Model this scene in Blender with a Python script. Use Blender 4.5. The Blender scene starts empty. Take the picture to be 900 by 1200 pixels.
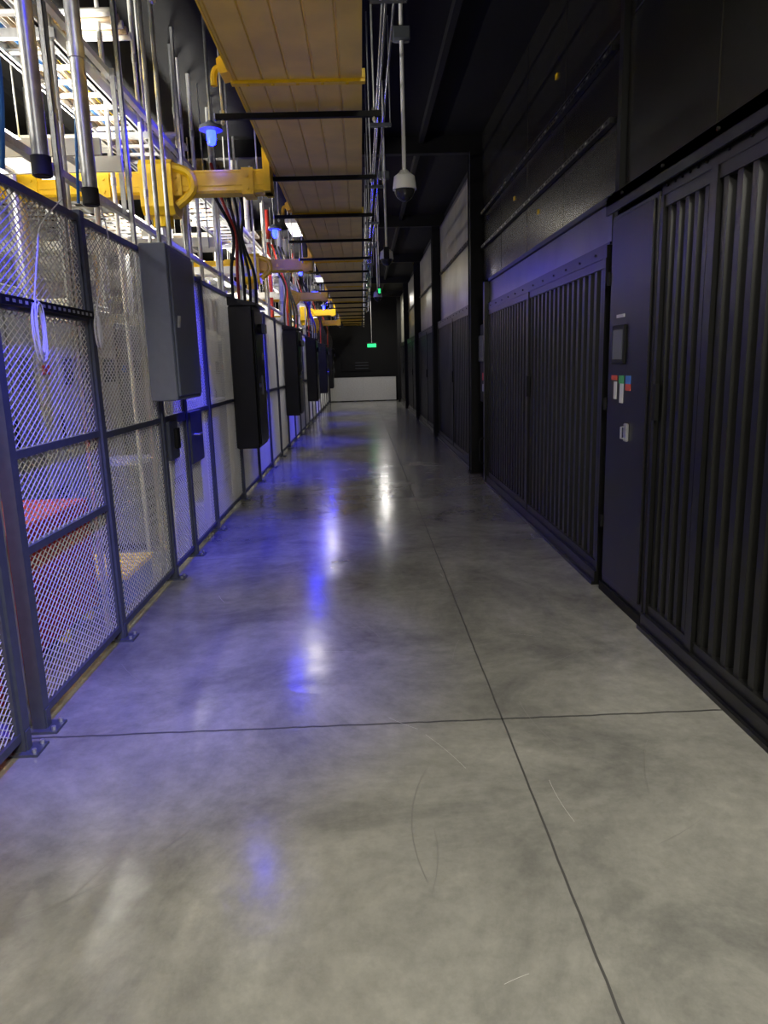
import bpy, math, random
from mathutils import Vector, Matrix
random.seed(7)
S = bpy.context.scene
S.view_settings.view_transform = 'Standard'

# ------------------------------------------------------------------ materials
def mat(name, col, rough=0.5, metal=0.0, emit=None, estr=0.0, noise=0.0, nscale=20.0, bump=0.0, spec=0.5):
    m = bpy.data.materials.new(name); m.use_nodes = True
    nt = m.node_tree; b = nt.nodes['Principled BSDF']
    b.inputs['Base Color'].default_value = (*col, 1)
    b.inputs['Roughness'].default_value = rough
    b.inputs['Metallic'].default_value = metal
    b.inputs['Specular IOR Level'].default_value = spec
    if emit:
        b.inputs['Emission Color'].default_value = (*emit, 1)
        b.inputs['Emission Strength'].default_value = estr
    if noise > 0 or bump > 0:
        tc = nt.nodes.new('ShaderNodeTexCoord')
        n = nt.nodes.new('ShaderNodeTexNoise'); n.inputs['Scale'].default_value = nscale
        n.inputs['Detail'].default_value = 6
        nt.links.new(tc.outputs['Object'], n.inputs['Vector'])
        if noise > 0:
            r = nt.nodes.new('ShaderNodeValToRGB')
            r.color_ramp.elements[0].position = .3; r.color_ramp.elements[1].position = .7
            r.color_ramp.elements[0].color = (*[c*(1-noise) for c in col], 1)
            r.color_ramp.elements[1].color = (*[min(1, c*(1+noise)) for c in col], 1)
            nt.links.new(n.outputs['Fac'], r.inputs['Fac'])
            nt.links.new(r.outputs['Color'], b.inputs['Base Color'])
        if bump > 0:
            bp = nt.nodes.new('ShaderNodeBump'); bp.inputs['Strength'].default_value = bump
            bp.inputs['Distance'].default_value = .01
            nt.links.new(n.outputs['Fac'], bp.inputs['Height'])
            nt.links.new(bp.outputs['Normal'], b.inputs['Normal'])
    return m

BLACK = mat('black_powdercoat', (.0075,.0075,.0068), .34, 0, noise=.2, nscale=6, spec=.42)
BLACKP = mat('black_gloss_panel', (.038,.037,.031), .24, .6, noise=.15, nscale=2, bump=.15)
PANLIT = mat('black_panel_lit', (.44,.43,.36), .36, .65, noise=.2, nscale=1.2, bump=.15)  # black wall panel lightened, reflected light put into the colour
FLASH = mat('flashing_steel', (.26,.255,.20), .30, .8, noise=.25, nscale=1.6, bump=.25)
BLACKM = mat('black_matte', (.004,.004,.004), .6, spec=.25)
CEIL = mat('ceiling_black', (.005,.005,.005), .8, noise=.2, spec=.2)
GALV = mat('galvanised_steel', (.55,.56,.56), .35, .75, noise=.15, nscale=25)
WIRE = mat('wire_galvanised', (.56,.57,.60), .45, .3)
POST = mat('fence_post_backlit', (.09,.10,.14), .4, .4, noise=.1)  # galvanised posts, back-lit darkness put into the colour
BOXG = mat('enclosure_grey', (.16,.18,.24), .45, .2, noise=.05)
WHITE = mat('white_paint', (.82,.82,.78), .5, noise=.05, nscale=4)
CREAM = mat('cabinet_offwhite', (.40,.40,.36), .45, noise=.1, nscale=3)
CREAM2 = mat('cabinet_grey', (.18,.19,.20), .45, noise=.1, nscale=3)
WALLW = mat('wall_white', (.6,.6,.57), .8, noise=.08, nscale=2)
YEL = mat('yellow_fiber_duct', (.95,.62,.005), .4, noise=.06, nscale=8)
TAN = mat('yellow_duct_underside', (.90,.62,.11), .34, noise=.14, nscale=3, bump=.12)
RED = mat('red_paint', (.85,.03,.01), .45)
DRED = mat('dark_red_panel', (.42,.03,.02), .5, noise=.2)
BLUE = mat('blue_plastic', (.03,.12,.5), .4)
BLUEC = mat('blue_cable', (.03,.16,.42), .4)
RUB = mat('black_rubber', (.01,.01,.01), .7)
WCAB = mat('white_cable', (.6,.6,.65), .5)
WOOD = mat('yellow_timber', (.95,.68,.08), .6, noise=.15)
GREEN = mat('green_sign_glow', (.0,.3,.1), .5, emit=(.03,.8,.2), estr=1.6)
LED = mat('led_diffuser', (.9,.9,.9), .5, emit=(1,.95,.85), estr=3)
BLED = mat('blue_beacon_lens', (.01,.02,.8), .3, emit=(.003,.006,1), estr=60)
SCR = mat('screen_grey', (.10,.11,.12), .2)
STW = mat('sticker_white', (.5,.5,.5), .5)
STR = mat('sticker_red', (.5,.06,.03), .5)
STB = mat('sticker_blue', (.05,.15,.45), .5)
STG = mat('sticker_green', (.05,.3,.1), .5)
LENS = mat('dome_smoked', (.03,.03,.03), .1)
JOINT = mat('joint_dark', (.045,.043,.04), .8)
SCRATCH = mat('scratch_dark', (.13,.125,.112), .45)
SCRATCHL = mat('scratch_light', (.40,.39,.36), .5)
HALFW = mat('barrier_aluminium', (.55,.55,.53), .35, .1, noise=.1)
TANP = mat('tan_conduit', (.5,.38,.24), .5)

# floor: polished concrete
FL = bpy.data.materials.new('polished_concrete'); FL.use_nodes = True
nt = FL.node_tree; b = nt.nodes['Principled BSDF']
tc = nt.nodes.new('ShaderNodeTexCoord')
def nz(scale, det=8, rough=.6, dist=0):
    n = nt.nodes.new('ShaderNodeTexNoise'); n.inputs['Scale'].default_value = scale
    n.inputs['Detail'].default_value = det; n.inputs['Roughness'].default_value = rough
    n.inputs['Distortion'].default_value = dist
    nt.links.new(tc.outputs['Object'], n.inputs['Vector']); return n
n1 = nz(1.0, 12, .68, .6); n2 = nz(11, 10, .75); n3 = nz(3.4, 3, .45, .5); n4 = nz(2.2,5,.5,.2)
r1 = nt.nodes.new('ShaderNodeValToRGB')
r1.color_ramp.elements[0].position = .32; r1.color_ramp.elements[1].position = .67
r1.color_ramp.elements[0].color = (.130,.128,.116,1); r1.color_ramp.elements[1].color = (.335,.328,.285,1)
nt.links.new(n1.outputs['Fac'], r1.inputs['Fac'])
mx = nt.nodes.new('ShaderNodeMix'); mx.data_type='RGBA'; mx.blend_type='MULTIPLY'; mx.inputs[0].default_value=.6
r2 = nt.nodes.new('ShaderNodeValToRGB')
r2.color_ramp.elements[0].position=.3; r2.color_ramp.elements[1].position=.6
r2.color_ramp.elements[0].color=(.6,.6,.6,1); r2.color_ramp.elements[1].color=(1,1,1,1)
nt.links.new(n2.outputs['Fac'], r2.inputs['Fac'])
nt.links.new(r1.outputs['Color'], mx.inputs[6]); nt.links.new(r2.outputs['Color'], mx.inputs[7])
nt.links.new(mx.outputs[2], b.inputs['Base Color'])
mr = nt.nodes.new('ShaderNodeMapRange'); mr.inputs[3].default_value=.11; mr.inputs[4].default_value=.25
nt.links.new(n4.outputs['Fac'], mr.inputs[0]); nt.links.new(mr.outputs[0], b.inputs['Roughness'])
bp = nt.nodes.new('ShaderNodeBump'); bp.inputs['Strength'].default_value=.36; bp.inputs['Distance'].default_value=.01
nt.links.new(n3.outputs['Fac'], bp.inputs['Height']); nt.links.new(bp.outputs['Normal'], b.inputs['Normal'])
b.inputs['Specular IOR Level'].default_value=.75

# ------------------------------------------------------------------ mesh builder
class MB:
    def __init__(s): s.v=[]; s.f=[]; s.m=[]; s.mats=[]
    def mi(s, m):
        if m not in s.mats: s.mats.append(m)
        return s.mats.index(m)
    def box(s, x0,x1,y0,y1,z0,z1,m):
        o=len(s.v); i=s.mi(m)
        s.v += [(x0,y0,z0),(x1,y0,z0),(x1,y1,z0),(x0,y1,z0),(x0,y0,z1),(x1,y0,z1),(x1,y1,z1),(x0,y1,z1)]
        for f in [(0,3,2,1),(4,5,6,7),(0,1,5,4),(1,2,6,5),(2,3,7,6),(3,0,4,7)]:
            s.f.append(tuple(o+k for k in f)); s.m.append(i)
    def bbox(s, x0,x1,y0,y1,z0,z1,m,c=.01):
        i=s.mi(m); rings=[]
        for (z,q) in [(z0,c),(z0+c,0),(z1-c,0),(z1,c)]:
            r=[]
            X0,X1,Y0,Y1=x0+q,x1-q,y0+q,y1-q
            for p in [(X0+c,Y0),(X1-c,Y0),(X1,Y0+c),(X1,Y1-c),(X1-c,Y1),(X0+c,Y1),(X0,Y1-c),(X0,Y0+c)]:
                r.append(len(s.v)); s.v.append((p[0],p[1],z))
            rings.append(r)
        for a,bq in zip(rings,rings[1:]):
            for k in range(8):
                s.f.append((a[k],a[(k+1)%8],bq[(k+1)%8],bq[k])); s.m.append(i)
        s.f.append(tuple(reversed(rings[0]))); s.m.append(i)
        s.f.append(tuple(rings[-1])); s.m.append(i)
    def tube(s, pts, r, m, n=10, caps=True):
        i=s.mi(m); pts=[Vector(p) for p in pts]; rings=[]
        rr = r if isinstance(r,(list,tuple)) else [r]*len(pts)
        ref=None
        for k,p in enumerate(pts):
            d=(pts[min(k+1,len(pts)-1)]-pts[max(k-1,0)])
            if d.length<1e-9: d=Vector((0,0,1))
            d.normalize()
            if ref is None: ref = Vector((1,0,0)) if abs(d.x)<.9 else Vector((0,1,0))
            a=(ref-d*ref.dot(d)); 
            if a.length<1e-4: a=d.orthogonal()
            a.normalize(); ref=a; c=d.cross(a)
            ring=[]
            for q in range(n):
                t=2*math.pi*q/n+math.pi/n
                ring.append(len(s.v)); s.v.append(tuple(p+(a*math.cos(t)+c*math.sin(t))*rr[k]))
            rings.append(ring)
        for a,c in zip(rings,rings[1:]):
            for q in range(n):
                s.f.append((a[q],a[(q+1)%n],c[(q+1)%n],c[q])); s.m.append(i)
        if caps:
            s.f.append(tuple(reversed(rings[0]))); s.m.append(i)
            s.f.append(tuple(rings[-1])); s.m.append(i)
    def ext(s, prof, axis, a0, a1, m, closed=True):
        i=s.mi(m); o=len(s.v); n=len(prof)
        for a in (a0,a1):
            for p in prof:
                s.v.append({'y':(p[0],a,p[1]),'x':(a,p[0],p[1]),'z':(p[0],p[1],a)}[axis])
        for k in range(n if closed else n-1):
            s.f.append((o+k,o+(k+1)%n,o+n+(k+1)%n,o+n+k)); s.m.append(i)
        if closed:
            s.f.append(tuple(o+k for k in reversed(range(n)))); s.m.append(i)
            s.f.append(tuple(o+n+k for k in range(n))); s.m.append(i)
    def obj(s, name, smooth=False, fix=True):
        me=bpy.data.meshes.new(name); me.from_pydata(s.v,[],s.f)
        for m in s.mats: me.materials.append(m)
        me.polygons.foreach_set('material_index', s.m)
        if smooth: me.polygons.foreach_set('use_smooth',[True]*len(s.f))
        me.update()
        if fix:
            import bmesh
            bm=bmesh.new(); bm.from_mesh(me); bmesh.ops.recalc_face_normals(bm, faces=bm.faces); bm.to_mesh(me); bm.free()
        if smooth:
            try: me.set_sharp_from_angle(angle=math.radians(40))
            except Exception: pass
        ob=bpy.data.objects.new(name,me); S.collection.objects.link(ob); return ob

def smooth_pts(P, n=8):
    P=[Vector(p) for p in P]; out=[]
    for k in range(len(P)-1):
        p0=P[max(k-1,0)];p1=P[k];p2=P[k+1];p3=P[min(k+2,len(P)-1)]
        for j in range(n):
            t=j/n
            out.append(.5*((2*p1)+(-p0+p2)*t+(2*p0-5*p1+4*p2-p3)*t*t+(-p0+3*p1-3*p2+p3)*t**3))
    out.append(P[-1]); return out

CZ=4.6
YF=34.0
# ------------------------------------------------------------------ room shell
m=MB(); m.box(-5.4,2.0,-4,YF+.2,-.1,0,FL); m.obj('floor')
m=MB(); m.box(-5.4,2.0,-4,YF+.2,CZ,CZ+.1,CEIL); m.obj('ceiling')
m=MB(); m.box(-5.4,-5.2,-4,YF,0,CZ,WALLW); m.obj('wall_left')
m=MB(); m.box(-5.2,1.80,-4.0,-3.8,0,CZ,BLACKM); m.obj('wall_back')
m=MB(); m.box(-5.2,1.80,YF,YF+.2,0,CZ,BLACKM); m.obj('wall_far')
m=MB(); m.box(1.80,2.0,-4,YF,0,CZ,BLACKM); m.obj('wall_right')

m=MB()
for y in [1.5,5.2,10.6,15.9,21.2,26.5,31.5]:
    m.box(-5.2,1.8,y-.06,y+.06,CZ-.22,CZ,BLACKM)
for x in [-3.6,-.3,.9]:
    m.box(x-.03,x+.03,-3.8,YF,CZ-.10,CZ,BLACKM)
m.obj('ceiling_beams')

# floor joints
m=MB()
def strip(P,w,mm,z=.0006):
    i=m.mi(mm)
    for a,c in zip(P,P[1:]):
        a=Vector((*a,0)); c=Vector((*c,0)); d=(c-a).normalized(); q=Vector((-d.y,d.x,0))*w/2
        o=len(m.v)
        for t in (a-q,c-q,c+q,a+q): m.v.append((t.x,t.y,z))
        m.f.append((o,o+1,o+2,o+3)); m.m.append(i)
P=[(.585+random.uniform(-.0015,.0015), y*.08) for y in range(-30,int(YF/.08))]
strip(P,.008,JOINT)
for y in [0.0,3.04,6.08,9.12,12.16,15.2,18.24,21.3,24.3,27.4,30.4]:
    P=[(-5.2+k*.04, y+random.uniform(-.003,.003)) for k in range(int(6.9/.04))]
    strip(P,.012 if y<4 else .006,JOINT)
m.obj('floor_joints',fix=False)
m=MB()
def arc(cx,cy,r,a0,a1,w=.0018,n=20,mm=None):
    strip([(cx+r*math.cos(math.radians(a0+(a1-a0)*k/n)),cy+r*math.sin(math.radians(a0+(a1-a0)*k/n))) for k in range(n+1)],w,mm or SCRATCH,.0009)
arc(1.1,2.25,.98,155,195,.0026); arc(-1.6,2.9,1.1,-62,-32,.0026); arc(.5,2.6,.45,80,130,.0018); arc(-.1,4.6,1.5,210,240,.0018)
arc(1.9,3.2,1.2,180,205,.0018); arc(-.6,2.2,.8,-20,5,.0018); arc(-1.2,5.2,1.9,-80,-55,.002); arc(2.2,2.2,1.2,150,170,.0018)
rs=random.Random(3)
for k in range(26):
    a=rs.uniform(0,360); r=rs.uniform(.4,2.2); x=rs.uniform(-1.2,1.4); y=rs.uniform(1.5,5.5)
    arc(x-r*math.cos(math.radians(a)), y-r*math.sin(math.radians(a)), r, a-rs.uniform(2,9), a+rs.uniform(2,9), rs.uniform(.0010,.0018), 8, SCRATCHL if k%3==0 else SCRATCH)
m.obj('floor_scratches',fix=False)

# ------------------------------------------------------------------ right side
def ribs(m, ya, yb, z0, z1, xf=1.655, xb=1.708, pitch=.15):
    prof=[]; n=max(1,round((yb-ya)/pitch)); p=(yb-ya)/n
    for k in range(n):
        y=ya+k*p
        prof += [(xb,y),(xb,y+p*.30),(xf,y+p*.46),(xf,y+p*.84)]
    prof.append((xb,yb))
    m.ext(prof,'z',z0,z1,BLACK,closed=False)
def ribbed_unit(ya,yb,ztop,bay,pitch=.15):
    m=MB()
    m.box(1.62,1.795,ya,yb,0,.10,BLACK)
    m.box(1.60,1.625,ya,yb,.0,.025,BLACK)
    m.box(1.64,1.795,ya,yb,ztop-.08,ztop,BLACK)
    n=max(1,round((yb-ya)/bay)); p=(yb-ya)/n
    for k in range(n+1):
        y=ya+k*p
        a=max(ya,y-.035); c=min(yb,y+.035)
        m.box(1.635,1.795,a,c,.10,ztop-.08,BLACK)
    for k in range(n):
        a=ya+k*p+.035; c=ya+(k+1)*p-.035
        ribs(m,a,c,.10,ztop-.08,pitch=pitch)
        m.box(1.745,1.795,a,c,.1,ztop-.08,BLACK)
        m.box(1.645,1.70,a,c,.1,.16,BLACK); m.box(1.645,1.70,a,c,ztop-.14,ztop-.08,BLACK)
        for j in range(6):
            yy=a+(c-a)*(j+.5)/6
            m.tube([(1.63,yy,ztop-.04),(1.642,yy,ztop-.04)],.008,BLACKP,6)
    ym=ya+p-.06
    m.box(1.62,1.64,ym-.02,ym+.02,1.25,1.45,BLACKM)
    return m.obj('ribbed_enclosure_wall')
ribbed_unit(-3.7,3.50,2.52,1.2,.13)
ribbed_unit(3.50,4.10,2.52,.6,.105)
ribbed_unit(4.98,9.60,2.33,2.31,.14)
for k in range(4):
    ribbed_unit(10.85+5.3*k, min(15.85+5.3*k,33.8), 2.45,2.4,.16)

m=MB(); m.box(1.67,1.795,4.985,9.595,2.335,2.595,FLASH)
m.box(1.66,1.672,4.985,9.595,2.335,2.35,BLACK)
m.obj('steel_flashing_band')

m=MB()
def upper(ya,yb,z0,z1,w,mm):
    n=max(1,round((yb-ya)/w)); p=(yb-ya)/n
    zs=[z0,z0+(z1-z0)*.5,z1]
    for k in range(n):
        for za,zb in zip(zs,zs[1:]):
            m.bbox(1.715,1.795,ya+k*p+.004,ya+(k+1)*p-.004,za+.004,zb-.004,mm,.006)
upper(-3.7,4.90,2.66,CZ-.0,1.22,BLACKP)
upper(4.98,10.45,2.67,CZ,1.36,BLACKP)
for k in range(4): upper(10.8+5.3*k,min(15.88+5.3*k,33.9),2.47,CZ-.23,1.25,PANLIT)  # lit copy of the black panels for the far bays
m.obj('upper_wall_panels')

m=MB()
m.box(1.60,1.795,-3.7,4.90,2.54,2.60,BLACK); m.box(1.60,1.615,-3.7,4.9,2.49,2.60,BLACK)
m.box(1.65,1.795,4.98,9.6,2.60,2.64,BLACK)
for k in range(14): 
    y=-3.2+k*.6; 
    if y<4.8: m.tube([(1.59,y,2.57),(1.60,y,2.57)],.010,BLACKP,6)
m.obj('ledge_rail')

def strut(y0,y1,z):
    m=MB(); m.box(1.67,1.712,y0,y1,z-.018,z+.018,BLACK)
    y=y0+.05
    while y<y1-.05:
        m.box(1.667,1.671,y,y+.03,z-.006,z+.006,GALV if (int(y*20)%4==0) else BLACKM); y+=.075
    m.obj('slotted_strut_channel')
strut(5.1,10.3,3.12); strut(5.1,10.3,3.55)
for k in range(3): strut(11.0+5.3*k,15.6+5.3*k,3.4)
m=MB()
for y,z in [(6.6,3.9),(8.3,3.3),(7.2,2.95)]:
    m.box(1.705,1.713,y,y+.05,z,z+.04,YEL)
m.obj('yellow_wall_labels')

for y in [10.5,15.95,21.25,26.55,31.6]:
    m=MB()
    m.box(1.55,1.795,y-.02,y,0,CZ-.22,BLACKM); m.box(1.55,1.795,y+.20,y+.22,0,CZ-.22,BLACKM)
    m.box(1.565,1.795,y,y+.20,0,CZ-.22,BLACKM); m.box(1.53,1.795,y-.03,y+.23,0,.012,BLACKM)
    m.obj('structural_column')
m=MB(); m.box(1.68,1.795,4.905,4.975,0,CZ-.01,BLACKM); m.obj('panel_joint_mullion')

m=MB()
m.bbox(1.640,1.79,4.13,4.88,0.02,2.48,BLACK,.008)
m.bbox(1.626,1.641,4.17,4.84,.12,2.45,BLACK,.005)
m.box(1.625,1.79,4.12,4.89,0,.06,BLACKM)
m.bbox(1.610,1.628,4.52,4.74,1.56,1.80,BLACKM,.004); m.box(1.607,1.611,4.545,4.715,1.59,1.77,SCR)
m.box(1.622,1.6255,4.56,4.70,1.845,1.865,STW)
m.box(1.622,1.6255,4.42,4.50,1.44,1.49,STB); m.box(1.622,1.6255,4.42,4.50,1.40,1.44,STR)
m.box(1.622,1.6255,4.54,4.62,1.44,1.49,STG); m.box(1.622,1.6255,4.66,4.76,1.46,1.49,STR)
m.box(1.622,1.6255,4.54,4.60,1.32,1.44,STW); m.box(1.622,1.6255,4.66,4.71,1.34,1.45,STW)
m.bbox(1.607,1.626,4.42,4.47,1.09,1.20,GALV,.004); m.tube([(1.605,4.445,1.18),(1.585,4.445,1.18),(1.585,4.445,1.11),(1.605,4.445,1.11)],.006,GALV,8)
for z in (.5,1.3,2.1): m.tube([(1.622,4.86,z-.04),(1.622,4.86,z+.04)],.012,BLACKM,8)
m.obj('control_cabinet')

m=MB()
m.bbox(1.66,1.79,9.72,10.35,1.05,2.1,BLACKM,.01); m.bbox(1.63,1.66,9.8,10.3,1.6,1.95,SCR,.005)
m.box(1.652,1.661,9.85,10.1,1.35,1.45,RED); m.box(1.652,1.661,9.85,10.1,1.2,1.3,STW)
m.tube(smooth_pts([(1.6,9.68,.25),(1.55,9.68,.3),(1.55,9.68,.55),(1.6,9.68,.6)]),.012,BLACKM,8)
m.box(1.60,1.79,9.62,9.71,0,2.6,BLACK)
m.obj('wall_disconnect_switch')

# ------------------------------------------------------------------ fence
FX=-1.53; FH=2.45
posts=[-2.6,-1.2,0.3,1.7,2.93,3.13,4.25,5.53,6.25,7.25,8.95]
y=8.95
while y<32.5: y+=1.45; posts.append(y)
m=MB()
def wires(y0,y1,z0,z1,x):
    k=.6; dz=.034
    w=.0030
    for sgn in (1,-1):
        if sgn==1: c0=z0-k*(y1-y0); c1=z1
        else: c0=z0; c1=z1+k*(y1-y0)
        c=c0+dz/2
        while c<c1:
            ta=(z0-c)/(sgn*k); tb=(z1-c)/(sgn*k)
            lo=max(0,min(ta,tb)); hi=min(y1-y0,max(ta,tb))
            if hi-lo>.004:
                A=(y0+lo,c+sgn*k*lo); B=(y0+hi,c+sgn*k*hi)
                o=len(m.v); i=m.mi(WIRE); xo=x+sgn*.001
                nx,nzv=-sgn*k*w/1.17,w/1.17
                for p in (A,B):
                    m.v += [(xo-w,p[0],p[1]),(xo,p[0]+nx,p[1]+nzv),(xo+w,p[0],p[1]),(xo,p[0]-nx,p[1]-nzv)]
                for q in range(4):
                    m.f.append((o+q,o+(q+1)%4,o+4+(q+1)%4,o+4+q)); m.m.append(i)
            c+=dz
def rail(y0,y1,z,h=.02): m.box(FX-.018,FX+.018,y0,y1,z-h,z+h,POST)
for k,(a,c) in enumerate(zip(posts,posts[1:])):
    if c-a<.3: continue
    if c<=4.3: zs=[.08,.83,1.26,1.90,FH-.02]
    else: zs=[.08,1.24,FH-.02]
    for z in zs: rail(a+.03,c-.03,z, .018)
    m.box(FX-.016,FX+.016,a+.03,a+.055,.08,FH,POST); m.box(FX-.016,FX+.016,c-.055,c-.03,.08,FH,POST)
    for za,zb in zip(zs,zs[1:]): wires(a+.055,c-.055,za+.018,zb-.018,FX)
for y in posts:
    m.box(FX-.03,FX+.03,y-.03,y+.03,0,FH+.02,POST)
    m.box(FX-.07,FX+.09,y-.06,y+.06,0,.012,POST)
    m.box(FX+.03,FX+.036,y-.02,y+.02,.012,.10,POST)
    for dx in (-.05,.07):
        for dy in (-.04,.04): m.tube([(FX+dx,y+dy,.012),(FX+dx,y+dy,.03)],.010,GALV,6)
m.obj('wire_mesh_security_fence',fix=False)
m=MB()
m.bbox(FX-.03,FX+.045,5.60,5.86,.92,1.22,POST,.005); m.bbox(FX-.03,FX+.045,6.29,6.75,.80,1.25,POST,.005)
m.bbox(FX+.045,FX+.075,5.72,5.80,1.0,1.16,BLACKM,.005); m.tube([(FX+.045,6.4,1.05),(FX+.09,6.4,1.05),(FX+.09,6.52,1.05)],.009,GALV,8)
m.bbox(FX-.03,FX+.03,2.62,2.89,1.42,1.86,POST,.005)
m.box(FX-.02,FX+.025,5.56,6.22,1.19,1.26,POST)
m.obj('gate_lock_plates')

m=MB(); m.box(FX+.018,FX+.05,3.16,4.22,1.895,1.935,BLACKM)
y=3.2
while y<4.18: m.box(FX+.049,FX+.052,y,y+.025,1.908,1.922,GALV); y+=.06
m.obj('slotted_fence_bracket')
def coil(cx,cy,cz,r,n,mm,name,tail):
    m=MB(); pts=[]
    for k in range(n*14):
        t=2*math.pi*k/14; rr=r*(1+.12*math.sin(k*.37)); 
        pts.append((cx+.010*math.sin(k*.21)+.0012*k/14, cy+rr*.55*math.sin(t+.1*math.sin(k)), cz-.0+rr*1.3*math.cos(t)-.02*math.sin(k*.13)))
    m.tube(pts,.0035,mm,6)
    m.tube(smooth_pts(tail),.0035,mm,6)
    m.obj(name,smooth=True)
coil(FX+.065,3.45,1.80,.09,6,WCAB,'coiled_cable',[(FX+.06,3.45,1.93),(FX+.08,3.5,2.15),(FX+.03,3.7,2.3),(FX+.05,3.95,2.47)])
coil(FX+.065,4.22,1.84,.06,5,WCAB,'coiled_cable',[(FX+.06,4.22,1.92),(FX+.1,4.25,2.1),(FX+.13,4.35,2.3),(FX+.16,4.17,2.5),(FX+.08,4.25,2.9)])

for y in (3.48,4.07):
    m=MB(); x=-1.38
    m.tube([(x,y,2.52),(x,y,CZ)],.036,GALV,20)
    m.tube([(x,y,2.46),(x,y,2.54)],.043,RUB,20); m.tube([(x,y,3.15),(x,y,3.22)],.042,GALV,20)
    m.tube([(x,y,2.455),(x,y,2.46)],.036,RUB,16)
    m.box(x-.2,x+.05,y-.02,y+.02,3.68,3.72,GALV)
    m.obj('hanging_conduit_pipe',smooth=True)

m=MB()
m.bbox(-1.50,-1.31,5.25,6.0,1.39,2.46,BOXG,.008); m.bbox(-1.312,-1.295,5.28,5.97,1.42,2.43,BOXG,.005)
m.tube([(-1.29,5.35,1.9),(-1.28,5.35,1.98)],.012,GALV,8)
for z in (1.6,2.3): m.tube([(-1.30,5.965,z-.04),(-1.30,5.965,z+.04)],.012,GALV,8)
m.tube([(-1.4,5.45,2.45),(-1.4,5.45,CZ)],.016,GALV,12); m.tube([(-1.4,5.75,2.45),(-1.4,5.75,CZ)],.016,GALV,12)
m.obj('electrical_enclosure')

for k,y in enumerate([8.5,14.2,19.9,25.6,30.9]):
    m=MB()
    m.bbox(-1.49,-1.22,y,y+.75,.68,2.30,BLACK,.012); m.bbox(-1.222,-1.20,y+.03,y+.72,.72,2.26,BLACK,.008)
    m.ext([(-1.49,2.30),(-1.16,2.30),(-1.16,2.32),(-1.49,2.40)],'y',y-.01,y+.76,BLACK)
    m.tube([(-1.20,y+.3,2.05),(-1.12,y+.3,2.05)],.06,BLACKM,14); m.box(-1.15,-1.11,y+.22,y+.38,2.0,2.1,SCR)
    m.tube([(-1.20,y+.12,1.4),(-1.16,y+.12,1.4)],.03,SCR,10); m.box(-1.17,-1.15,y+.1,y+.14,1.3,1.52,SCR)
    m.box(-1.198,-1.195,y+.5,y+.65,1.7,1.78,STW)
    for j in range(5):
        xx=-1.44+.05*j; yy=y+.15+.1*j
        m.tube(smooth_pts([(xx,yy,2.32),(xx,yy,2.7),(xx-.04*(j-1),yy+.03,3.1),(xx-.12,yy+.1*(j-2),3.5),(xx-.25,yy+.2,3.9)]),.018,DRED if (j==1) else RUB,8)
    m.obj('power_disconnect_enclosure')

# ------------------------------------------------------------------ overhead fiber duct
Z0=3.30; XL=-.71; XR=.06
m=MB()
prof=[(XL,Z0+.16),(XL,Z0)]
n=5; w=(XR-XL)/n
for k in range(n):
    x=XL+k*w
    prof += [(x+w*.08,Z0),(x+w*.11,Z0+.010),(x+w*.15,Z0+.010),(x+w*.18,Z0+.0)]
prof += [(XR,Z0),(XR,Z0+.16),(XR-.01,Z0+.16),(XR-.01,Z0+.025),(XL+.01,Z0+.025),(XL+.01,Z0+.16)]
m.ext(prof,'y',1.0,32.6,TAN)
y=.94
while y<32:
    m.box(XL-.02,XR+.02,y-.025,y+.025,Z0-.018,Z0+.0,YEL); m.box(XL-.02,XL,y-.035,y+.035,Z0,Z0+.17,YEL); m.box(XR,XR+.02,y-.035,y+.035,Z0,Z0+.05,YEL)
    for q in range(5): m.tube([(XL+.08+q*.15,y,Z0-.026),(XL+.08+q*.15,y,Z0-.016)],.01,YEL,6)
    y+=3.9
m.box(XL-.012,XL,1.0,32.6,Z0-.005,Z0+.02,YEL); m.box(XL-.012,XL,1.0,32.6,Z0+.14,Z0+.165,YEL)
m.obj('overhead_fiber_duct')
y=1.98
m=MB()
while y<32.5:
    m.box(-.93,.19,y-.018,y+.018,Z0-.055,Z0-.020,BLACKM)
    m.box(-.935,-.925,y-.02,y+.02,Z0-.058,Z0-.018,GALV)
    for x in (-.88,.14):
        m.tube([(x,y,Z0-.09),(x,y,CZ)],.007,GALV,8)
        m.tube([(x,y,Z0-.08),(x,y,Z0-.062)],.016,GALV,6); m.tube([(x,y,Z0-.02),(x,y,Z0-.0)],.016,GALV,6)
    y+=1.68
m.obj('trapeze_hangers')
m=MB()
for x,z,r in ((.22,3.75,.010),(.27,3.75,.010),(.22,3.95,.012)):
    m.tube([(x,1,z),(x,32,z)],r,SCR,8)
y=2.5
while y<32:
    m.box(.12,.34,y-.02,y+.02,3.70,3.73,SCR); m.tube([(.33,y,3.7),(.33,y,CZ)],.006,GALV,6); y+=2.3
m.obj('ceiling_conduit_run',smooth=False)

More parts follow.
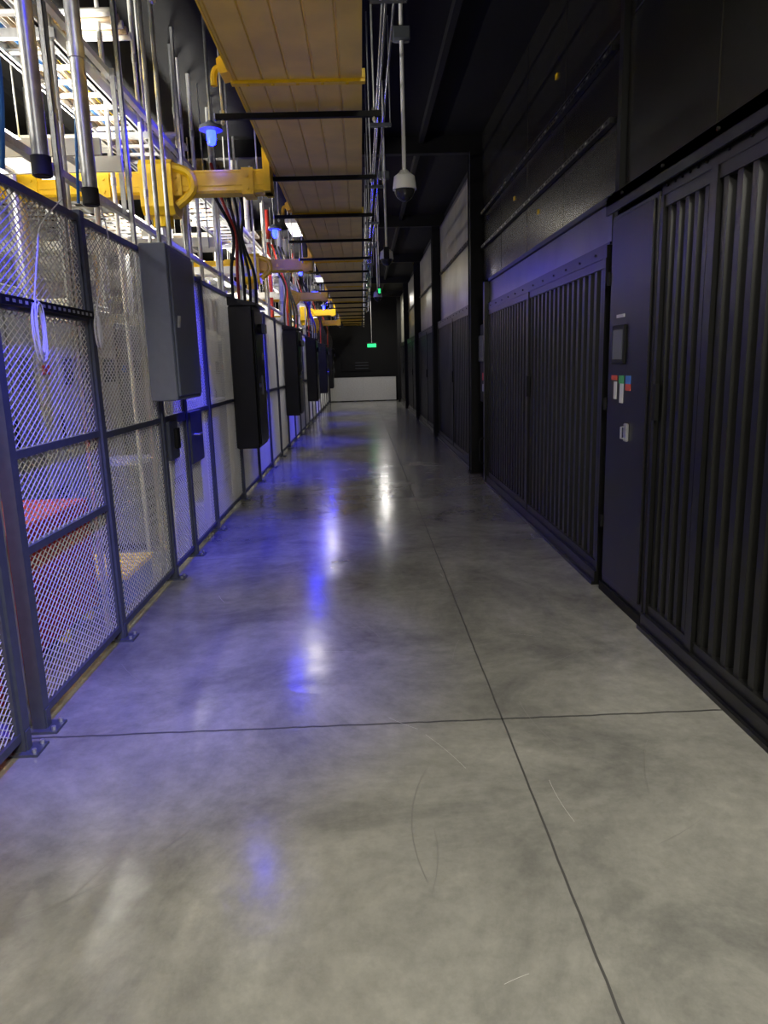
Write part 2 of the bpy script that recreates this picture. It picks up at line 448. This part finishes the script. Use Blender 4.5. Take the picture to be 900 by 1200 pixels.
def cross_duct(y,x0):
    m=MB(); z=3.11
    x1=-.74
    m.ext([(y-.10,z+.18),(y-.10,z+.02),(y-.08,z),(y+.08,z),(y+.10,z+.02),(y+.10,z+.18),(y+.085,z+.18),(y+.085,z+.015),(y-.085,z+.015),(y-.085,z+.18)],'x',x0,x1,YEL)
    m.box(x0,x1,y-.11,y+.11,z+.17,z+.185,YEL); m.box(x0,x1,y-.106,y-.10,z+.06,z+.10,YEL)
    x=x0+.3
    while x<x1:
        m.box(x-.05,x+.05,y-.115,y+.115,z-.018,z+.20,YEL)
        for q in (.03,.13): m.tube([(x,y-.127,z+q),(x,y-.11,z+q)],.014,YEL,6)
        x+=.62
    xx=-1.72
    m.ext([(y-.17,z-.11),(y-.11,z-.17),(y+.11,z-.17),(y+.17,z-.11),(y+.17,z+.23),(y+.11,z+.28),(y-.11,z+.28),(y-.17,z+.23)],'x',xx-.14,xx+.14,YEL)
    m.tube(smooth_pts([(xx+.13,y-.1,z+.22),(xx+.28,y-.1,z+.16),(xx+.3,y-.1,z+.02),(xx+.16,y-.1,z-.1)],4),.04,YEL,8)
    m.tube([(xx,y,z-.16),(xx,y,z-.26)],.09,YEL,14)
    m.tube([(xx,y,z-.26),(xx,y,z-.75)],.06,GALV,14)
    m.box(-.80,-.74,y-.14,y+.14,z,Z0+.16,YEL)
    for x in (x0+.2,-1.1): m.tube([(x,y,z+.16),(x,y,CZ)],.007,GALV,6)
    m.obj('yellow_cable_duct')
for y,x0 in ((6.9,-3.1),(12.3,-3.0),(17.7,-3.0),(23.0,-3.0),(28.4,-3.0)): cross_duct(y,x0)
m=MB()
for y in (4.84,8.74,12.64,20.4):
    m.ext([(-.73,3.33),(-.78,3.32),(-.80,3.36),(-.80,3.40),(-.77,3.42),(-.73,3.42)],'y',y-.08,y+.08,YEL)
    m.tube(smooth_pts([(-.79,y,3.38),(-.82,y,3.37),(-.835,y,3.33),(-.835,y,3.28)],4),.02,YEL,8)
m.obj('duct_exit_fittings')
m=MB()
m.box(-2.42,-2.22,2.5,32,3.92,3.94,YEL); m.box(-2.43,-2.41,2.5,32,3.92,4.05,YEL); m.box(-2.23,-2.21,2.5,32,3.92,4.05,YEL)
y=3
while y<31:
    m.box(-2.44,-2.20,y-.04,y+.04,3.91,4.06,YEL)
    for x in (-2.5,-2.14): m.tube([(x,y+.4,3.86),(x,y+.4,CZ)],.007,GALV,6)
    m.box(-2.52,-2.12,y+.38,y+.42,3.86,3.90,GALV); y+=1.8
m.obj('upper_yellow_cable_duct')

def ladder(x0,x1,z,y0,y1,mm,name='cable_ladder_tray',bund=True):
    m=MB()
    for x in (x0,x1):
        m.box(x-.012,x+.012,y0,y1,z,z+.10,mm); m.box(x-.025,x+.025,y0,y1,z,z+.008,mm); m.box(x-.025,x+.025,y0,y1,z+.092,z+.1,mm)
    y=y0+.1
    while y<y1: m.box(x0,x1,y-.02,y+.02,z+.01,z+.03,mm); y+=.25
    y=y0+.6
    while y<y1:
        for x in (x0-.05,x1+.05): m.tube([(x,y,z-.05),(x,y,CZ)],.008,mm,6)
        m.box(x0-.08,x1+.08,y-.02,y+.02,z-.05,z-.0,GALV); y+=1.9
    if bund:
        for k in range(9):
            xx=x0+.05+(x1-x0-.1)*k/8; P=[(xx+random.uniform(-.015,.015),y0+j*.9,z+.05+random.uniform(0,.02)) for j in range(int((y1-y0)/.9))]
            m.tube(P,.016,random.choice([RUB,TANP,BLUEC,WCAB,TANP]),6)
    m.obj(name)
ladder(-2.15,-1.78,3.55,2.2,32,WHITE)
ladder(-3.3,-2.7,3.36,2.2,32,WHITE)
ladder(-4.4,-3.8,3.60,2.2,32,WHITE)
for y in (5.0,8.6,11.0,14.8,19.5,24.5):
    m=MB()
    for yy in (y,y+.4): m.box(-5.2,-1.6,yy-.012,yy+.012,2.95,3.05,WHITE)
    x=-5.1
    while x<-1.65: m.box(x-.02,x+.02,y,y+.4,2.96,2.98,WHITE); x+=.25
    for x in (-4.9,-3.5,-1.66): m.tube([(x,y-.03,2.93),(x,y-.03,CZ)],.008,GALV,6)
    m.obj('cross_ladder_tray')
m=MB()
for k in range(7):
    m.tube([(-5.2,4.4+k*.09,3.50),(-2.2,4.4+k*.09,3.50)],.028,TANP if k%2 else WHITE,8)
for k in range(6):
    m.tube([(-5.2,7.6+k*.09,3.82),(-1.7,7.6+k*.09,3.82)],.025,WHITE,8)
for k in range(6):
    m.tube([(-5.2,12.9+k*.09,3.82),(-1.7,12.9+k*.09,3.82)],.025,TANP if k%2 else WHITE,8)
for k in range(5):
    m.tube([(-5.2,5.9+k*.1,4.15),(-1.7,5.9+k*.1,4.15)],.028,TANP if k%2 else WHITE,8)
for x in (-4.8,-2.4):
    m.tube([(x,4.35,3.44),(x,4.35,CZ)],.008,GALV,6); m.box(x-.02,x+.02,4.33,5.02,3.44,3.47,GALV)
m.obj('conduit_rack')

m=MB()
for y in [3.13,4.25,5.53,7.25,8.95,10.4,11.85,13.3,16.2,19.1,22.0,24.9]:
    x=-1.60
    m.box(x-.015,x+.015,y-.015,y-.010,0,CZ,GALV); m.box(x-.015,x-.011,y-.015,y+.015,0,CZ,GALV); m.box(x+.011,x+.015,y-.015,y+.015,0,CZ,GALV)
m.obj('strut_uprights')
m=MB()
for (x,y,z0,r,mm) in [(-1.75,4.75,2.5,.018,WHITE),(-1.68,5.05,2.2,.018,WHITE),(-1.66,5.75,0,.02,WHITE),(-1.85,6.0,0,.016,WHITE),(-1.72,6.4,0,.016,WHITE),(-2.1,7.25,0,.02,WHITE),(-2.0,3.55,0,.016,WHITE),
    (-1.68,4.5,2.5,.016,GALV),(-1.7,7.6,0,.02,GALV),(-1.72,7.9,0,.02,WHITE),(-1.7,8.3,2.5,.02,WHITE),(-1.7,9.3,0,.03,WHITE),(-1.8,9.9,0,.03,DRED),(-1.7,10.8,0,.03,WHITE),(-1.72,11.3,0,.03,WHITE),(-1.8,12.7,0,.04,WHITE),(-1.75,15.0,2.4,.04,DRED),(-1.75,14.4,0,.04,WHITE),(-1.75,17.0,0,.05,WHITE),(-1.75,18.3,0,.05,WHITE),(-1.75,20.6,2.4,.05,DRED),(-1.75,21.3,0,.05,WHITE)]:
    m.tube([(x,y,z0),(x,y,CZ)],r,mm,12)
    for z in (2.0,3.0,4.0):
        if z>z0: m.tube([(x,y,z),(x,y,z+.06)],r*1.25,GALV,12)
m.obj('vertical_pipes',smooth=True)
m=MB()
m.box(-1.70,-1.66,3,26,2.70,2.74,GALV)
m.box(-1.70,-1.66,3,26,3.60,3.64,WHITE)
for y in (3.13,5.53,8.95,13.3,19.1,24.9):
    m.box(-1.66,-1.63,y-.012,y+.012,2.70,3.64,GALV)
m.obj('strut_framework')
m=MB()
m.tube(smooth_pts([(-1.50,3.42,4.58),(-1.47,3.36,3.9),(-1.52,3.38,3.3),(-1.50,3.45,2.9),(-1.56,3.5,2.5)]),.011,BLUEC,8)
m.tube(smooth_pts([(-1.45,4.2,4.58),(-1.46,4.16,3.9),(-1.44,4.22,3.3),(-1.47,4.2,2.8),(-1.50,4.22,2.5)]),.008,BLUEC,8)
m.obj('blue_drop_cable',smooth=True)

# blue beacons
for k,y in enumerate((2.75,6.65,11.2,15.7,20.3,25.0)):
    m=MB(); x=-1.20 if k else -1.05; z=3.48
    m.tube([(x,y,z+.16),(x,y,CZ)],.012,GALV,10)
    m.tube([(x,y,z+.16),(x,y,z+.13),(x,y,z+.125),(x,y,z+.09),(x,y,z+.085)],[.03,.05,.09,.10,.06],BOXG,18)
    m.tube([(x,y,z+.085),(x,y,z+.02),(x,y,z-.02),(x,y,z-.03)],[.04,.04,.03,.01],BLED,16)
    m.obj('blue_beacon_light',smooth=True)
    l=bpy.data.lights.new('blue_beacon_lamp','SPOT'); l.energy=(650,750,850,720,500,420)[k]; l.color=(.01,.012,1); l.shadow_soft_size=.05
    l.spot_size=math.radians(56 if k==0 else 60); l.spot_blend=1
    o=bpy.data.objects.new('blue_beacon_lamp',l); o.location=(x,y,z-.06); o.rotation_euler=(math.radians(14 if k==0 else 0),math.radians(3),0); S.collection.objects.link(o)
    l=bpy.data.lights.new('blue_beacon_glow','POINT'); l.energy=(.5,5,14,20,18,16)[k]; l.color=(.01,.012,1); l.shadow_soft_size=.06
    o=bpy.data.objects.new('blue_beacon_glow',l); o.location=(x,y,z-.12); S.collection.objects.link(o)

for (x,y,z) in ((.40,6.35,3.0),(.40,10.7,3.05),(.40,16.5,3.05)):
    m=MB()
    m.tube([(x,y,z+.14),(x,y,CZ-.09)],.016,WHITE,12)
    m.bbox(x-.07,x+.07,y-.05,y+.05,CZ-.5,CZ-.40,SCR,.01)
    m.tube([(x,y,z+.15),(x,y,z+.13),(x,y,z+.10),(x,y,z+.03),(x,y,z+.0)],[.03,.045,.085,.095,.098],WHITE,24)
    m.tube([(x,y,z),(x,y,z-.03),(x,y,z-.06),(x,y,z-.085),(x,y,z-.092)],[.085,.08,.062,.03,.005],LENS,24)
    m.box(x-.05,x+.05,y-.05,y+.05,CZ-.09,CZ,BLACKM)
    m.obj('dome_security_camera',smooth=True)
for (x,y,z) in ((.31,8.3,2.85),(.36,13.5,2.95)):
    m=MB(); m.tube([(x,y,z),(x,y,CZ-.1)],.009,WHITE,10); m.box(x-.04,x+.04,y-.04,y+.04,CZ-.1,CZ,BLACKM)
    m.bbox(x-.03,x+.03,y-.03,y+.03,z-.12,z,BLACKM,.005)
    if y>10: m.box(x-.02,x+.02,y-.033,y-.029,z-.10,z-.02,GREEN)
    m.obj('pendant_status_light')
m=MB(); m.bbox(.22,.66,30.9,30.95,2.28,2.50,BLACKM,.01); m.box(.26,.62,30.893,30.901,2.32,2.46,GREEN)
m.tube([(.44,30.92,2.5),(.44,30.92,CZ-.1)],.01,GALV,8)
m.obj('exit_sign')

m=MB()
for k in range(4):
    x=-1.45+k*.74; m.bbox(x,x+.738,33.1,33.16,.04,1.03,HALFW,.003)
    m.box(x+.3,x+.42,33.05,33.3,0,.04,POST)
m.box(-1.45,1.51,33.09,33.17,1.03,1.07,HALFW)
m.obj('low_barrier_panel')
m=MB(); m.box(-.9,.5,33.94,34,1.35,1.9,BLACKM); 
for k in range(3): m.box(-.3,.3,33.93,33.94,1.45+k*.13,1.47+k*.13,SCR)
m.obj('far_wall_sign')

# ------------------------------------------------------------------ equipment behind fence
y=1.2; k=0
while y<31:
    w=.9 if k%3 else 1.2
    h=2.15 if k%2 else 2.3
    C=CREAM if k%3!=1 else CREAM2
    m=MB(); x1=-2.75
    m.bbox(-3.6,x1,y,y+w-.02,.08,h,C,.01); m.box(-3.58,x1-.02,y+.02,y+w-.04,0,.08,BLACKM)
    m.bbox(x1,x1+.02,y+.03,y+w/2-.03,.14,h-.06,C,.005); m.bbox(x1,x1+.02,y+w/2+.0,y+w-.05,.14,h-.06,C,.005)
    m.box(x1+.02,x1+.035,y+w/2-.07,y+w/2-.045,1.0,1.25,BLACKM)
    for q in range(8): m.box(x1+.019,x1+.024,y+.1,y+w/2-.1,.3+q*.04,.315+q*.04,BLACKM)
    m.box(x1+.019,x1+.026,y+w/2+.1,y+w-.15,1.5,1.75,SCR)
    m.box(x1+.019,x1+.026,y+.1,y+.25,1.6,1.68,random.choice([STR,STB,YEL]))
    m.tube([(x1-.2,y+w/2,h),(x1-.2,y+w/2,3.3)],.05,GALV,12); m.tube([(x1-.5,y+w/3,h),(x1-.5,y+w/3,3.3)],.05,TANP,12)
    m.obj('electrical_cabinet')
    y+=w; k+=1
def crate(x0,x1,y0,y1,z0,z1,mm,name):
    m=MB(); m.bbox(x0,x1,y0,y1,z0+.06,z1,mm,.015)
    for a in (y0+.06,(y0+y1)/2,y1-.12): m.box(x0,x1,a,a+.06,z0,z0+.06,WOOD)
    for j in range(4):
        zz=z0+.15+(z1-z0-.2)*j/4; m.box(x1,x1+.015,y0+.04,y1-.04,zz,zz+.03,mm)
    m.box(x1,x1+.02,y0,y0+.04,z0+.06,z1,mm); m.box(x1,x1+.02,y1-.04,y1,z0+.06,z1,mm)
    m.obj(name)
crate(-2.55,-1.85,3.72,4.75,0,.80,DRED,'red_equipment_crate')
crate(-2.6,-1.75,2.3,3.4,0,.98,RED,'red_equipment_crate')
m=MB()
m.bbox(-2.2,-1.68,4.85,5.5,0,.20,BLUE,.01)
for k in range(6): m.box(-2.22,-1.66,4.85+k*.11,4.93+k*.11,.20,.235,WOOD)
m.obj('slatted_pallet_crate')
m=MB()
for y,z in ((6.5,.5),(10.2,.9)):
    m.bbox(-2.5,-2.0,y,y+.7,.06,z+.3,CREAM2,.02); m.box(-2.48,-2.02,y+.02,y+.1,0,.06,BLACKM); m.box(-2.48,-2.02,y+.6,y+.68,0,.06,BLACKM)
    for q in range(5): m.box(-2.0,-1.99,y+.1,y+.6,.2+q*.08,.23+q*.08,BLACKM)
m.obj('floor_air_handler')

# ------------------------------------------------------------------ lights (fixtures, plus added uplights and far-end lamp)
def fixture(x,y,z,L,power,col=(1,.96,.88),up=0,w=.07):
    m=MB()
    hx,hy=(w,L/2)
    m.bbox(x-hx,x+hx,y-hy,y+hy,z,z+.07,WHITE,.01); m.box(x-hx+.015,x+hx-.015,y-hy+.02,y+hy-.02,z-.012,z,LED)
    if up: m.box(x-hx+.015,x+hx-.015,y-hy+.02,y+hy-.02,z+.07,z+.08,LED)  # added uplight strip, stands in for light bounced from below
    for s in (-1,1):
        m.tube([(x,y+s*L*.4,z+.07),(x,y+s*L*.4,CZ)],.006,GALV,6)
    m.obj('linear_light_fixture')
    for e,zz,flip in ((power,z-.02,0),(up,z+.09,1)):
        if not e: continue
        l=bpy.data.lights.new('linear_lamp','AREA'); l.shape='RECTANGLE'; l.size=hx*2-.03; l.size_y=hy*2-.04; l.energy=e; l.color=col
        o=bpy.data.objects.new('linear_lamp',l); o.location=(x,y,zz); o.rotation_euler=(math.pi*flip,0,0); S.collection.objects.link(o)
for y in (5.7,9.8,14.0,20.1,25.4,30.2):
    fixture(-2.48,y,3.16,1.4,22,up=120)  # upward lamps added to brighten the tray undersides
fixture(-2.48,3.2,3.16,1.2,8,up=130)
for y in (2.8,6.6): fixture(-4.1,y,4.42,1.8,70,(1,.96,.84),w=.15)
for y in (12.4,18.4,25): fixture(-2.62,y,4.42,1.8,36,(1,.96,.88),w=.25)
fixture(.95,-1.0,4.2,1.5,285,(1,.96,.83),w=.3); fixture(-.9,-1.2,4.2,1.5,62,(1,.96,.86),w=.3)
fixture(.75,1.2,4.2,1.3,34,(1,.96,.86),w=.2)
for y in (14,22): fixture(-1.12,y,4.05,1.3,30,(1,.94,.82),w=.13)
fixture(.8,30.2,4.2,1.3,80,(1,.96,.9))  # added lamp to brighten the low barrier at the far end

W=bpy.data.worlds.new('world'); S.world=W; W.use_nodes=True
W.node_tree.nodes['Background'].inputs[0].default_value=(.6,.6,.6,1); W.node_tree.nodes['Background'].inputs[1].default_value=.02

# ------------------------------------------------------------------ camera
f=850.0
def cv(px,py): return Vector(((px-450)/f, -(py-600)/f, -1))
yv=cv(424,428).normalized()
down=cv(575,4833)
zv=-down; zv=(zv-yv*zv.dot(yv)).normalized()
xv=yv.cross(zv)
R=Matrix((xv,yv,zv))
cam=bpy.data.cameras.new('camera'); co=bpy.data.objects.new('camera',cam); S.collection.objects.link(co)
cam.sensor_fit='VERTICAL'; cam.sensor_height=36; cam.lens=f/1200*36; cam.clip_start=.05
co.matrix_world=Matrix.Translation((0,0,1.6)) @ R.to_4x4()
S.camera=co
